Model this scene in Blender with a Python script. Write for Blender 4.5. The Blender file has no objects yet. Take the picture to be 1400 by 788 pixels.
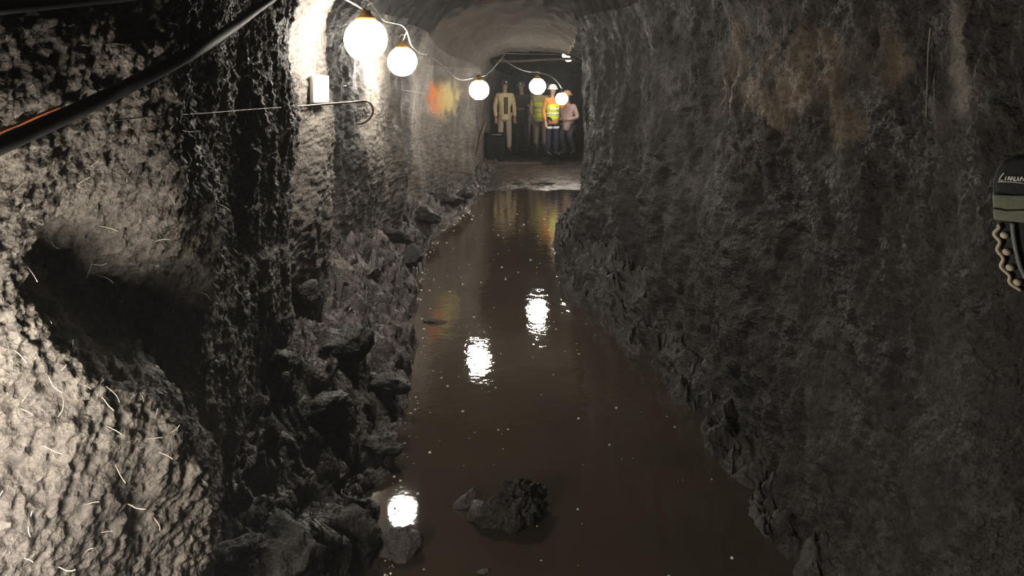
import bpy, bmesh, math, random
import numpy as np
from mathutils import Vector, Matrix

random.seed(7)
rng = np.random.default_rng(7)
scene = bpy.context.scene
C = scene.collection

# ------------------------------------------------------------------ camera, world, exposure
F = 1100.0                      # focal length in pixels of the 1400 x 788 frame
HY = 125.0                      # picture row of the horizon
H = 1.65                        # eye height above the water
cam_d = bpy.data.cameras.new('camera')
cam = bpy.data.objects.new('camera', cam_d)
C.objects.link(cam)
cam.location = (0, 0, H)
cam.rotation_euler = (math.radians(90), 0, 0)
cam_d.sensor_width = 36.0
cam_d.lens = F / 1400 * 36
cam_d.shift_y = -(394 - HY) / 1400
cam_d.clip_start = 0.02
cam_d.clip_end = 100
scene.camera = cam

world = bpy.data.worlds.new('mine_dark')
scene.world = world
world.use_nodes = True
world.node_tree.nodes['Background'].inputs[0].default_value = (0.9, 0.85, 0.8, 1)
world.node_tree.nodes['Background'].inputs[1].default_value = 0.006

scene.view_settings.view_transform = 'Standard'
scene.view_settings.look = 'None'
scene.view_settings.exposure = 0.0
scene.view_settings.gamma = 1.0
scene.view_settings.use_curve_mapping = False

LAMP_L = 115.0                   # radiance of the festoon lamp globes
LAMP_COL = (1.0, 0.925, 0.81)


def P(px, py, d):
    """world point seen at picture position (px, py) at distance d down the tunnel"""
    return Vector(((px - 700) * d / F, d, H - (py - HY) * d / F))


# ------------------------------------------------------------------ helpers
def setp(o, label=None, cat=None, group=None, kind=None):
    if label: o['label'] = label
    if cat: o['category'] = cat
    if group: o['group'] = group
    if kind: o['kind'] = kind
    return o


def link(name, me, mat=None, parent=None, smooth=True):
    o = bpy.data.objects.new(name, me)
    C.objects.link(o)
    if mat is not None:
        me.materials.clear()
        me.materials.append(mat)
    if smooth and len(me.polygons):
        me.polygons.foreach_set('use_smooth', [True] * len(me.polygons))
    if parent is not None:
        o.parent = parent
    return o


def empty(name, loc=(0, 0, 0), rz=0.0):
    o = bpy.data.objects.new(name, None)
    o.empty_display_size = 0.05
    C.objects.link(o)
    o.location = loc
    o.rotation_euler = (0, 0, rz)
    return o


def grid_mesh(name, V):
    """V: (rows, cols, 3) -> quad mesh"""
    r, c = V.shape[:2]
    me = bpy.data.meshes.new(name)
    me.vertices.add(r * c)
    me.vertices.foreach_set('co', np.ascontiguousarray(V, dtype=np.float32).ravel())
    idx = np.arange(r * c, dtype=np.int32).reshape(r, c)
    q = np.stack([idx[:-1, :-1], idx[:-1, 1:], idx[1:, 1:], idx[1:, :-1]], -1).reshape(-1)
    n = (r - 1) * (c - 1)
    me.loops.add(n * 4)
    me.loops.foreach_set('vertex_index', q)
    me.polygons.add(n)
    me.polygons.foreach_set('loop_start', np.arange(n, dtype=np.int32) * 4)
    me.polygons.foreach_set('loop_total', np.full(n, 4, dtype=np.int32))
    me.update(calc_edges=True)
    return me


def from_bm(name, bm):
    me = bpy.data.meshes.new(name)
    bm.to_mesh(me)
    bm.free()
    return me


def smooth_path(pts, sub=6):
    """Catmull-Rom through the points"""
    pts = [Vector(p) for p in pts]
    if len(pts) < 3:
        return pts
    out = []
    for i in range(len(pts) - 1):
        p0 = pts[max(i - 1, 0)]; p1 = pts[i]; p2 = pts[i + 1]; p3 = pts[min(i + 2, len(pts) - 1)]
        for k in range(sub):
            t = k / sub
            out.append(0.5 * ((2 * p1) + (p2 - p0) * t + (2 * p0 - 5 * p1 + 4 * p2 - p3) * t * t
                              + (3 * p1 - p0 - 3 * p2 + p3) * t ** 3))
    out.append(pts[-1])
    return out


def tube(bm, pts, r, seg=8, cap=True):
    """r: number or a list of radii"""
    pts = [Vector(p) for p in pts]
    n = len(pts)
    rad = r if isinstance(r, (list, tuple)) else [r] * n
    rings = []
    a = None
    for i, p in enumerate(pts):
        t = (pts[min(i + 1, n - 1)] - pts[max(i - 1, 0)])
        if t.length < 1e-9: t = Vector((0, 0, 1))
        t.normalize()
        if a is None:
            a = t.orthogonal()
        a = a - t * a.dot(t)
        if a.length < 1e-6: a = t.orthogonal()
        a.normalize()
        b = t.cross(a).normalized()
        rings.append([bm.verts.new(p + rad[i] * (math.cos(2 * math.pi * k / seg) * a + math.sin(2 * math.pi * k / seg) * b)) for k in range(seg)])
    for i in range(n - 1):
        for k in range(seg):
            bm.faces.new((rings[i][k], rings[i][(k + 1) % seg], rings[i + 1][(k + 1) % seg], rings[i + 1][k]))
    if cap:
        bm.faces.new(rings[0][::-1]); bm.faces.new(rings[-1])
    return bm


def lathe(bm, prof, seg=20, close=True):
    """prof: list of (radius, z)"""
    rings = []
    for r, z in prof:
        if r < 1e-5:
            rings.append([bm.verts.new((0, 0, z))])
        else:
            rings.append([bm.verts.new((r * math.cos(2 * math.pi * k / seg), r * math.sin(2 * math.pi * k / seg), z)) for k in range(seg)])
    for a, b in zip(rings[:-1], rings[1:]):
        for k in range(seg):
            k2 = (k + 1) % seg
            if len(a) == 1 and len(b) == 1: continue
            if len(a) == 1: bm.faces.new((a[0], b[k], b[k2]))
            elif len(b) == 1: bm.faces.new((a[k], b[0], a[k2]))
            else: bm.faces.new((a[k], b[k], b[k2], a[k2]))
    return bm


def box(bm, c, s, bev=0.0, M=None):
    r = bmesh.ops.create_cube(bm, size=1.0)
    vs = r['verts']
    for v in vs:
        v.co = Vector((v.co.x * s[0], v.co.y * s[1], v.co.z * s[2]))
    if bev:
        es = list({e for v in vs for e in v.link_edges})
        rb = bmesh.ops.bevel(bm, geom=es, offset=bev, segments=2, affect='EDGES', profile=0.6)
        vs = list({v for f in rb['faces'] for v in f.verts} | {v for v in vs if v.is_valid})
    for v in vs:
        if M is not None: v.co = M @ v.co
        v.co += Vector(c)
    return bm


# ------------------------------------------------------------------ noise (vectorised gradient noise)
_perm = np.random.default_rng(3).permutation(256).astype(np.int32)
_perm = np.concatenate([_perm, _perm, _perm])
_g = np.random.default_rng(5).normal(size=(256, 3)).astype(np.float32)
_g /= np.linalg.norm(_g, axis=1, keepdims=True)


def noise(p, scale, seed=0.0):
    p = (np.asarray(p, dtype=np.float32).reshape(-1, 3) * np.float32(scale)) + np.float32(seed * 17.31 + 200.0)
    i = np.floor(p).astype(np.int32)
    f = p - i
    i &= 255
    u = f * f * f * (f * (f * 6 - 15) + 10)
    res = 0
    for dx in (0, 1):
        wx = u[:, 0] if dx else 1 - u[:, 0]
        hx = _perm[i[:, 0] + dx]
        for dy in (0, 1):
            wy = u[:, 1] if dy else 1 - u[:, 1]
            hy = _perm[hx + i[:, 1] + dy]
            for dz in (0, 1):
                wz = u[:, 2] if dz else 1 - u[:, 2]
                g = _g[_perm[hy + i[:, 2] + dz]]
                d = g[:, 0] * (f[:, 0] - dx) + g[:, 1] * (f[:, 1] - dy) + g[:, 2] * (f[:, 2] - dz)
                res = res + wx * wy * wz * d
    return res * 1.6


def curve1(tab, y, sm=0.12):
    tab = np.array(tab)
    yy = np.linspace(-4, 32, 3601)
    v = np.interp(yy, tab[:, 0], tab[:, 1])
    k = int(sm / 0.01) * 3
    w = np.exp(-0.5 * (np.arange(-k, k + 1) * 0.01 / sm) ** 2); w /= w.sum()
    v = np.convolve(np.pad(v, k, mode='edge'), w, mode='valid')
    return np.interp(y, yy, v)


# ------------------------------------------------------------------ materials
def nodes(name):
    m = bpy.data.materials.new(name)
    m.use_nodes = True
    nt = m.node_tree
    return m, nt, nt.nodes['Principled BSDF']


def N(nt, t, **kw):
    n = nt.nodes.new(t)
    for k, v in kw.items():
        if k in n.inputs.keys(): n.inputs[k].default_value = v
        else: setattr(n, k, v)
    return n


def ramp(nt, fac, stops):
    r = nt.nodes.new('ShaderNodeValToRGB')
    while len(r.color_ramp.elements) < len(stops): r.color_ramp.elements.new(0.5)
    for e, (p, c) in zip(r.color_ramp.elements, stops):
        e.position = p
        e.color = c if len(c) == 4 else (*c, 1)
    nt.links.new(fac, r.inputs[0])
    return r


def rocky(name, dark, light, accent, bump_scale=90, bump_h=0.008, rough=(0.45, 0.85), paint=False, patch=2.2):
    m, nt, b = nodes(name)
    L = nt.links.new
    geo = N(nt, 'ShaderNodeNewGeometry')
    n1 = N(nt, 'ShaderNodeTexNoise', Scale=patch, Detail=6.0, Roughness=0.6)
    n2 = N(nt, 'ShaderNodeTexNoise', Scale=bump_scale * 0.5, Detail=5.0, Roughness=0.65)
    n3 = N(nt, 'ShaderNodeTexVoronoi', Scale=bump_scale)
    for n in (n1, n2, n3): L(geo.outputs['Position'], n.inputs['Vector'])
    r1 = ramp(nt, n1.outputs[0], [(0.32, dark), (0.52, light), (0.72, accent)])
    r2 = ramp(nt, n2.outputs[0], [(0.32, (0.42, 0.42, 0.42)), (0.62, (1.15, 1.15, 1.15))])
    mx = N(nt, 'ShaderNodeMix', data_type='RGBA', blend_type='MULTIPLY')
    mx.inputs[0].default_value = 1.0
    L(r1.outputs[0], mx.inputs[6]); L(r2.outputs[0], mx.inputs[7])
    col = mx.outputs[2]
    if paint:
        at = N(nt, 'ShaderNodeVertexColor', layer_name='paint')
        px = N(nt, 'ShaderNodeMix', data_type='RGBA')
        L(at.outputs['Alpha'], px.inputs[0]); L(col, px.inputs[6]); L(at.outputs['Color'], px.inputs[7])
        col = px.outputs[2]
    L(col, b.inputs['Base Color'])
    rr = N(nt, 'ShaderNodeMapRange')
    rr.inputs[1].default_value = 0.35; rr.inputs[2].default_value = 0.65
    rr.inputs[3].default_value = rough[0]; rr.inputs[4].default_value = rough[1]
    n4 = N(nt, 'ShaderNodeTexNoise', Scale=5.0, Detail=4.0)
    L(geo.outputs['Position'], n4.inputs['Vector'])
    L(n4.outputs[0], rr.inputs[0]); L(rr.outputs[0], b.inputs['Roughness'])
    b1 = N(nt, 'ShaderNodeBump', Strength=0.8, Distance=bump_h)
    b2 = N(nt, 'ShaderNodeBump', Strength=0.7, Distance=bump_h * 0.7)
    n5 = N(nt, 'ShaderNodeTexNoise', Scale=bump_scale * 2.2, Detail=3.0, Roughness=0.7)
    b3 = N(nt, 'ShaderNodeBump', Strength=0.7, Distance=bump_h * 0.45)
    L(geo.outputs['Position'], n5.inputs['Vector']); L(n5.outputs[0], b3.inputs['Height'])
    L(n2.outputs[0], b1.inputs['Height']); L(n3.outputs['Distance'], b2.inputs['Height'])
    L(b1.outputs[0], b2.inputs['Normal']); L(b2.outputs[0], b3.inputs['Normal']); L(b3.outputs[0], b.inputs['Normal'])
    return m


def plain(name, col, rough=0.6, metal=0.0, var=0.25, scale=40, bump=0.0, spec=None):
    m, nt, b = nodes(name)
    L = nt.links.new
    tc = N(nt, 'ShaderNodeTexCoord')
    n = N(nt, 'ShaderNodeTexNoise', Scale=scale, Detail=4.0)
    L(tc.outputs['Object'], n.inputs['Vector'])
    lo = tuple(c * (1 - var) for c in col); hi = tuple(min(1, c * (1 + var)) for c in col)
    r = ramp(nt, n.outputs[0], [(0.3, lo), (0.7, hi)])
    L(r.outputs[0], b.inputs['Base Color'])
    b.inputs['Roughness'].default_value = rough
    b.inputs['Metallic'].default_value = metal
    if spec is not None: b.inputs['Specular IOR Level'].default_value = spec
    if bump:
        bp = N(nt, 'ShaderNodeBump', Strength=0.6, Distance=bump)
        L(n.outputs[0], bp.inputs['Height']); L(bp.outputs[0], b.inputs['Normal'])
    return m


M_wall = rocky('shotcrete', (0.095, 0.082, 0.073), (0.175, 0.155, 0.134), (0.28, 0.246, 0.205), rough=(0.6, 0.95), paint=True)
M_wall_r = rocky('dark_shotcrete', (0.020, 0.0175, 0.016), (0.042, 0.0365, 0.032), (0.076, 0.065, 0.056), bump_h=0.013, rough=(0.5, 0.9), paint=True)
M_ceil = rocky('dark_rock', (0.006, 0.0055, 0.005), (0.011, 0.010, 0.009), (0.022, 0.0195, 0.017), rough=(0.75, 0.95), paint=True)  # dark base colour of the roof and end walls
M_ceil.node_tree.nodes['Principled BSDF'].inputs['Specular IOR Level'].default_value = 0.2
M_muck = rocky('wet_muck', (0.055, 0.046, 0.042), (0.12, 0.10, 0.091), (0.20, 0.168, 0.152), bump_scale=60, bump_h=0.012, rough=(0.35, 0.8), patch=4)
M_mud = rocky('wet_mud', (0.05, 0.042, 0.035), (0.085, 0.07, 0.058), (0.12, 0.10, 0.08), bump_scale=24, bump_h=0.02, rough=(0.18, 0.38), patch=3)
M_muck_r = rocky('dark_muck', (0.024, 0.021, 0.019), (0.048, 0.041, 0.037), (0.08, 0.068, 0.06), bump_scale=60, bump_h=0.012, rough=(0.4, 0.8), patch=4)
M_rock = rocky('broken_rock', (0.085, 0.072, 0.066), (0.15, 0.126, 0.115), (0.21, 0.178, 0.16), bump_scale=110, bump_h=0.012, rough=(0.3, 0.7), patch=5)
M_black = plain('black_rubber', (0.018, 0.017, 0.017), 0.7, spec=0.3)
M_orange = plain('orange_cable', (0.45, 0.13, 0.04), 0.5)
M_grey_cable = plain('pale_cable', (0.22, 0.2, 0.165), 0.5, var=0.6, scale=25)
M_rust = plain('rusty_steel', (0.09, 0.07, 0.055), 0.6, 0.5, 0.4, 60, 0.002)
M_steel = plain('galvanised_steel', (0.35, 0.34, 0.32), 0.4, 0.8)
M_white = plain('white_plastic', (0.82, 0.80, 0.74), 0.5, var=0.06)
M_fibre = plain('plastic_fibre', (0.5, 0.46, 0.39), 0.5, var=0.2)
M_cap = plain('amber_socket', (0.55, 0.28, 0.07), 0.45)
M_timber = plain('wet_timber', (0.10, 0.075, 0.055), 0.5, var=0.4, scale=20, bump=0.003)


def lamp_material():
    m, nt, b = nodes('glowing_globe')
    b.inputs['Base Color'].default_value = (0.9, 0.88, 0.8, 1)
    b.inputs['Roughness'].default_value = 0.3
    b.inputs['Emission Color'].default_value = (*LAMP_COL, 1)
    b.inputs['Emission Strength'].default_value = LAMP_L
    return m


M_glow = lamp_material()


def water_material():
    m, nt, b = nodes('muddy_water')
    L = nt.links.new
    geo = N(nt, 'ShaderNodeNewGeometry')
    n1 = N(nt, 'ShaderNodeTexNoise', Scale=1.3, Detail=4.0)
    L(geo.outputs['Position'], n1.inputs['Vector'])
    r = ramp(nt, n1.outputs[0], [(0.3, (0.048, 0.036, 0.025)), (0.7, (0.066, 0.050, 0.035))])
    L(r.outputs[0], b.inputs['Base Color'])
    b.inputs['Roughness'].default_value = 0.035
    b.inputs['IOR'].default_value = 1.33
    n2 = N(nt, 'ShaderNodeTexNoise', Scale=7.0, Detail=3.0)
    n3 = N(nt, 'ShaderNodeTexNoise', Scale=26.0, Detail=2.0)
    L(geo.outputs['Position'], n2.inputs['Vector']); L(geo.outputs['Position'], n3.inputs['Vector'])
    b1 = N(nt, 'ShaderNodeBump', Strength=0.35, Distance=0.004)
    b2 = N(nt, 'ShaderNodeBump', Strength=0.25, Distance=0.0015)
    sx = N(nt, 'ShaderNodeSeparateXYZ'); L(geo.outputs['Position'], sx.inputs[0])
    mr = N(nt, 'ShaderNodeMapRange')                 # the water is calmer in the near pool
    mr.inputs[1].default_value = 3.4; mr.inputs[2].default_value = 4.6; mr.inputs[3].default_value = 0.10; mr.inputs[4].default_value = 0.5
    L(sx.outputs['Y'], mr.inputs[0]); L(mr.outputs[0], b1.inputs['Strength']); L(mr.outputs[0], b2.inputs['Strength'])
    L(n2.outputs[0], b1.inputs['Height']); L(n3.outputs[0], b2.inputs['Height'])
    L(b1.outputs[0], b2.inputs['Normal']); L(b2.outputs[0], b.inputs['Normal'])
    return m


M_water = water_material()

# ------------------------------------------------------------------ tunnel shell
XL_TAB = [(-3, -1.0), (0.6, -1.02), (1.2, -1.0), (1.5, -0.97), (1.8, -0.89), (2.0, -0.83), (2.15, -0.83), (2.5, -0.93), (3.0, -1.02),
          (3.5, -1.035), (3.75, -1.025), (3.9, -1.11), (4.1, -1.21), (4.5, -1.20), (4.85, -1.15), (5.0, -1.15), (5.2, -1.28), (5.6, -1.30), (6.0, -1.24),
          (6.4, -1.20), (7.2, -1.18), (8.1, -1.10), (8.4, -1.14), (8.8, -1.28), (9.5, -1.28), (10.5, -1.17), (11.5, -1.02),
          (12.5, -0.78), (13.2, -0.62), (13.5, -0.66), (13.8, -0.9), (15, -0.9), (17, -0.7), (20, -0.55), (24, -0.3), (32, 0.3)]
XR_TAB = [(-3, 1.1), (0.8, 1.12), (1.2, 1.08), (1.45, 1.0), (1.55, 0.93), (1.65, 0.91), (1.9, 0.96), (2.15, 1.0), (2.6, 1.01), (3.2, 1.03), (3.8, 1.02), (4.4, 1.0),
          (5.0, 0.95), (5.5, 0.93), (6.2, 0.86), (7.0, 0.76), (7.8, 0.74), (8.6, 0.80), (9.5, 0.95), (11, 1.18), (12.5, 1.30), (13.6, 1.30), (14.4, 1.32),
          (15.2, 1.5), (18, 1.75), (24, 2.0), (32, 2.4)]
HC_TAB = [(-3, 2.55), (3, 2.6), (6, 2.72), (8.5, 2.95), (10.0, 3.02), (10.4, 2.98), (10.9, 2.68), (11.6, 2.55), (12.6, 2.36), (13.2, 2.30), (13.5, 2.34), (13.9, 2.75),
          (16, 2.95), (18.5, 2.95), (20, 2.6), (32, 2.5)]
# bulges (+ into the tunnel): y, z, sy, sz, amount
LUMP_L = [(1.95, 0.55, 0.26, 0.30, 0.10), (1.80, 1.29, 0.12, 0.08, -0.12), (1.98, 1.12, 0.15, 0.12, -0.20), (2.20, 0.93, 0.13, 0.15, -0.21), (1.75, 1.66, 0.26, 0.16, 0.05),
          (1.60, 1.20, 0.07, 0.09, 0.035), (1.72, 1.05, 0.08, 0.09, 0.05), (1.90, 0.88, 0.08, 0.09, 0.05), (2.03, 0.72, 0.08, 0.12, 0.04), (1.3, 0.9, 0.15, 0.35, -0.05), (2.3, 1.8, 0.12, 0.3, -0.03),
          (8.0, 0.75, 0.35, 0.28, 0.10), (6.6, 1.05, 0.4, 0.3, 0.05), (6.6, 1.38, 0.15, 0.07, -0.07), (4.6, 0.75, 0.35, 0.35, 0.07), (5.05, 1.25, 0.1, 0.5, 0.03),
          (11.8, 1.0, 0.6, 0.5, 0.08), (12.6, 2.0, 0.5, 0.3, 0.10)]
LUMP_R = [(5.15, 1.1, 0.12, 0.9, 0.07), (5.9, 1.3, 0.3, 0.9, -0.07), (4.55, 1.5, 0.22, 0.4, -0.06), (3.7, 1.0, 0.25, 0.3, 0.06), (3.0, 1.15, 0.2, 0.25, -0.06), (2.3, 1.35, 0.12, 0.4, 0.05), (1.95, 1.5, 0.12, 0.5, -0.05),
          (1.7, 1.8, 0.07, 0.2, 0.04), (7.6, 0.3, 0.7, 0.4, 0.13), (1.6, 1.2, 0.15, 0.3, -0.07), (1.62, 0.7, 0.2, 0.25, 0.05), (2.9, 1.75, 0.3, 0.18, 0.07), (3.4, 1.55, 0.22, 0.12, 0.05),
          (2.35, 1.55, 0.25, 0.2, -0.05), (4.9, 1.2, 0.22, 0.7, 0.06), (4.3, 1.6, 0.2, 0.3, -0.05), (2.3, 0.9, 0.4, 0.3, -0.04), (6.3, 1.0, 0.2, 0.6, 0.05)]


def lumps(y, z, tab):
    r = 0
    for y0, z0, sy, sz, a in tab:
        r = r + a * np.exp(-0.5 * ((y - y0) / sy) ** 2 - 0.5 * ((z - z0) / sz) ** 2)
    return r


ROWS = 880
ys = np.concatenate([np.linspace(-2.6, 0.75, 36)[:-1], np.geomspace(0.75, 27.0, ROWS)])
ZS = 1.62                                            # spring line of the arch
nLv, nLa, nC, nRa, nRv = 300, 80, 80, 60, 240
zv_l = np.linspace(-0.35, ZS, nLv, endpoint=False)
zv_r = np.linspace(ZS, -0.35, nRv)
# arc angles, spread evenly along a reference superellipse
PEXP = 2.7
phi = np.linspace(0, math.pi / 2, 4001)
ax = np.cos(phi) ** (2 / PEXP); az = np.sin(phi) ** (2 / PEXP)
arc = np.concatenate([[0], np.cumsum(np.hypot(np.diff(ax), np.diff(az)))]); arc /= arc[-1]
SPLIT = 0.36


def arc_at(t):
    p = np.interp(t, arc, phi)
    return np.cos(p) ** (2 / PEXP), np.clip(np.sin(p), 0, 1) ** (2 / PEXP)


Y = ys[:, None]
xl = curve1(XL_TAB, ys, 0.06)[:, None]; xr = curve1(XR_TAB, ys, 0.06)[:, None]; hc = curve1(HC_TAB, ys, 0.15)[:, None]
xc = 0.5 * (xl + xr)
cols = []
# left vertical
z = np.broadcast_to(zv_l[None, :], (len(ys), nLv))
cols.append(np.stack([xl + lumps(Y, z, LUMP_L), np.broadcast_to(Y, z.shape), z], -1))
tl = np.concatenate([np.linspace(0, SPLIT, nLa, endpoint=False), np.linspace(SPLIT, 1, nC // 2, endpoint=False)])
a, bz = arc_at(tl)
z = ZS + (hc - ZS) * bz[None, :]
fall = a[None, :]
cols.append(np.stack([xc + (xl - xc + lumps(Y, z, LUMP_L)) * fall, np.broadcast_to(Y, z.shape), z], -1))
tr = np.concatenate([np.linspace(1, SPLIT, nC // 2, endpoint=False), np.linspace(SPLIT, 0, nRa, endpoint=False)])
a, bz = arc_at(tr)
z = ZS + (hc - ZS) * bz[None, :]
cols.append(np.stack([xc + (xr - xc - lumps(Y, z, LUMP_R)) * a[None, :], np.broadcast_to(Y, z.shape), z], -1))
z = np.broadcast_to(zv_r[None, :], (len(ys), nRv))
cols.append(np.stack([xr - lumps(Y, z, LUMP_R), np.broadcast_to(Y, z.shape), z], -1))
S = np.concatenate(cols, 1).astype(np.float32)
dy = np.gradient(S, axis=0); dt = np.gradient(S, axis=1)
nrm = np.cross(dt, dy)
nrm /= np.linalg.norm(nrm, axis=2, keepdims=True) + 1e-9
cen = np.stack([np.broadcast_to(xc, S.shape[:2]), S[..., 1], np.full(S.shape[:2], 1.3)], -1)
flip = np.sign(np.sum(nrm * (cen - S), -1, keepdims=True)); flip[flip == 0] = 1
nrm *= flip                                          # pointing into the tunnel
pts = S.reshape(-1, 3)
near = np.exp(-np.clip(pts[:, 1] - 2.0, 0, None) / 4.0)
rgt = (pts[:, 0] > 0.3) * 1.0
disp = (0.055 * noise(pts, 1.5, 1) + rgt * (0.03 * noise(pts, 3.0, 9) - 0.03 * np.abs(noise(pts, 7.0, 10)) + 0.012 * noise(pts, 14.0, 14)) + 0.030 * noise(pts * np.array([1, 1, .7]), 4.0, 2) + 0.014 * noise(pts, 10.0, 3)
        + 0.012 * noise(pts, 22.0, 4) - 0.012 * np.abs(noise(pts, 33.0, 6)) + near * (0.011 * noise(pts, 52.0, 5) - 0.012 * np.abs(noise(pts, 74.0, 8)))
        + near * 0.007 * noise(pts, 125.0, 7))
S = S + nrm * disp.reshape(S.shape[:2])[..., None]

cL = nLv + nLa
cC = cL + nC
V_left = S[:, :cL + 1]; V_ceil = S[:, cL:cC + 1]; V_right = S[:, cC:]


def paint_layer(me, V):
    """orange and yellow marking paint, rusty ground, painted lamplight and shade, stored per point"""
    q = V.reshape(-1, 3)
    col = np.zeros((len(q), 4), np.float32)
    nz = noise(q, 6.0, 11)
    c1 = np.array([-1.02, 11.45, 1.54])
    d = np.abs(q - c1) / np.array([0.6, 0.85, 0.30])
    w = np.clip(1.6 - 1.5 * np.sqrt((d ** 2).sum(1)) + 0.5 * nz, 0, 1)
    t = np.clip((q[:, 1] - 11.0) / 0.5, 0, 1)[:, None]
    pc = (1 - t) * np.array([0.82, 0.20, 0.03]) + t * np.array([0.75, 0.60, 0.22])
    col[:, :3] = pc; col[:, 3] = w * 0.85
    c2 = np.array([1.3, 14.2, 1.45])
    d = np.abs(q - c2) / np.array([0.5, 0.9, 0.55])
    w2 = np.clip(1.5 - 1.5 * np.sqrt((d ** 2).sum(1)) + 0.6 * nz, 0, 1)
    s = w2 > col[:, 3]
    col[s, :3] = (0.42, 0.20, 0.10); col[s, 3] = w2[s] * 0.8
    # ochre stain high on the near right-hand wall
    c3 = np.array([1.0, 3.1, 1.68])
    d = np.abs(q - c3) / np.array([0.8, 0.95, 0.24])
    w3 = np.clip(1.2 - 1.2 * np.sqrt((d ** 2).sum(1)) + 1.3 * nz + 0.5 * noise(q, 2.2, 13), 0, 1) * 0.45
    s = w3 > col[:, 3]
    col[s, :3] = (0.40, 0.31, 0.22); col[s, 3] = w3[s]
    # shade painted onto the inner bend of the right-hand wall
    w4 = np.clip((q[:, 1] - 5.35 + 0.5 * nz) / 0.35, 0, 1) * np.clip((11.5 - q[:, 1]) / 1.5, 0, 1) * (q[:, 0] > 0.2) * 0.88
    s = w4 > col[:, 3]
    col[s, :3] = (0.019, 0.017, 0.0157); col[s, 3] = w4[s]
    # upper left wall darkens unevenly towards the roof
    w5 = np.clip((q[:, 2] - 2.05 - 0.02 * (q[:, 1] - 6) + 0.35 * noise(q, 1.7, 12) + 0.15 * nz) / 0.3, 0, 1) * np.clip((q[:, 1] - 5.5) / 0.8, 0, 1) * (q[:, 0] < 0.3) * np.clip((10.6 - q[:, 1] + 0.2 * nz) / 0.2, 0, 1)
    # lamplight on the brow where the tunnel narrows, painted as a paler colour
    w8 = np.clip((q[:, 1] - 10.5 + 0.25 * nz) / 0.2, 0, 1) * np.clip((13.5 - q[:, 1]) / 0.3, 0, 1) * (q[:, 0] < 0.9) * (q[:, 2] > 2.0) * 0.85
    s = w8 > col[:, 3]
    col[s, :3] = (0.085, 0.075, 0.065); col[s, 3] = w8[s]
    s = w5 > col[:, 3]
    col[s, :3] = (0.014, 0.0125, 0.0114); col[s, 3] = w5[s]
    # shade in two folds of the left-hand wall, painted as dark bands
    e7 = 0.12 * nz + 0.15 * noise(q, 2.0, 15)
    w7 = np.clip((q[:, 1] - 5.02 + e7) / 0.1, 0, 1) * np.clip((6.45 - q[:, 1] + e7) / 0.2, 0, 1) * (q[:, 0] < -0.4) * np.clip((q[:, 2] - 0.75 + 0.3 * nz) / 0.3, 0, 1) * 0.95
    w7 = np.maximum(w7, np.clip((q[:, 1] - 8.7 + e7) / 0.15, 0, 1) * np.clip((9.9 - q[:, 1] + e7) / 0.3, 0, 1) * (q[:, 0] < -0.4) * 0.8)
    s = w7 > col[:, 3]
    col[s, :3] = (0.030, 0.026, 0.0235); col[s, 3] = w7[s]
    # lamplight along a ridge of the near right-hand wall, painted pale
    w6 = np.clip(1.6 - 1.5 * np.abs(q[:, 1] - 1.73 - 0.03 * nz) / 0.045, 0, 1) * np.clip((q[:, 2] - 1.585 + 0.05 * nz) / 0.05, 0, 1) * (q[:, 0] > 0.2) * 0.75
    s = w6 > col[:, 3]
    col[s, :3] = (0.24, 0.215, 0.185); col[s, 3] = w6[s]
    at = me.color_attributes.new('paint', 'FLOAT_COLOR', 'POINT')
    at.data.foreach_set('color', col.ravel())


shell = {}
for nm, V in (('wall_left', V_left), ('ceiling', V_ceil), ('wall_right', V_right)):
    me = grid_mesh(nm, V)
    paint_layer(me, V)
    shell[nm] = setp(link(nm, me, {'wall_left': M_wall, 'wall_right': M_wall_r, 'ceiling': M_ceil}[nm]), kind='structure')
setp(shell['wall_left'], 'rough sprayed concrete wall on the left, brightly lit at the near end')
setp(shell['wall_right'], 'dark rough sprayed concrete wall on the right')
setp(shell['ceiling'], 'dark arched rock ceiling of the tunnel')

# far end and the wall behind the viewer
for nm, yy in (('wall_back', 26.5), ('wall_front', -2.55)):
    gx, gz = np.meshgrid(np.linspace(-1.8, 3.0, 90), np.linspace(-0.4, 3.1, 70), indexing='ij')
    V = np.stack([gx, np.full(gx.shape, yy), gz], -1)
    dd = 0.25 * noise(V, 1.1, 5) + 0.08 * noise(V, 4, 6)
    V[..., 1] += dd.reshape(gx.shape)
    me = grid_mesh(nm, V)
    paint_layer(me, V)
    setp(link(nm, me, M_ceil), kind='structure')

# floor under the water
TOE_L = [(-3, -0.35), (2.0, -0.43), (2.74, -0.50), (3.2, -0.52), (3.8, -0.56), (4.84, -0.62), (5.3, -0.63), (6.0, -0.74), (6.6, -0.84), (8, -0.88), (9.5, -0.90),
         (11, -0.62), (13, -0.46), (14, -0.42), (16, -0.35), (20, -0.25), (32, 0)]
TOE_R = [(-3, 0.88), (2.7, 0.95), (4.2, 0.90), (4.84, 0.84), (5.6, 0.66), (6.6, 0.45), (7.5, 0.43), (8.85, 0.48), (10.4, 0.62), (12, 0.93), (13.5, 1.14), (16, 1.4), (20, 1.6), (32, 2)]
gx, gy = np.meshgrid(np.linspace(-1.9, 2.9, 110), np.linspace(-2.6, 26.6, 420), indexing='ij')
fz = -0.16 + np.clip((gy - 12.3) / 1.3, 0, 1) * 0.175
V = np.stack([gx, gy, fz], -1)
V[..., 2] += (0.025 * noise(V, 1.5, 3) + 0.03 * noise(V, 4, 4)).reshape(gx.shape)
setp(link('floor', grid_mesh('floor', V), M_mud), 'muddy tunnel floor under the brown water', kind='structure')


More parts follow.
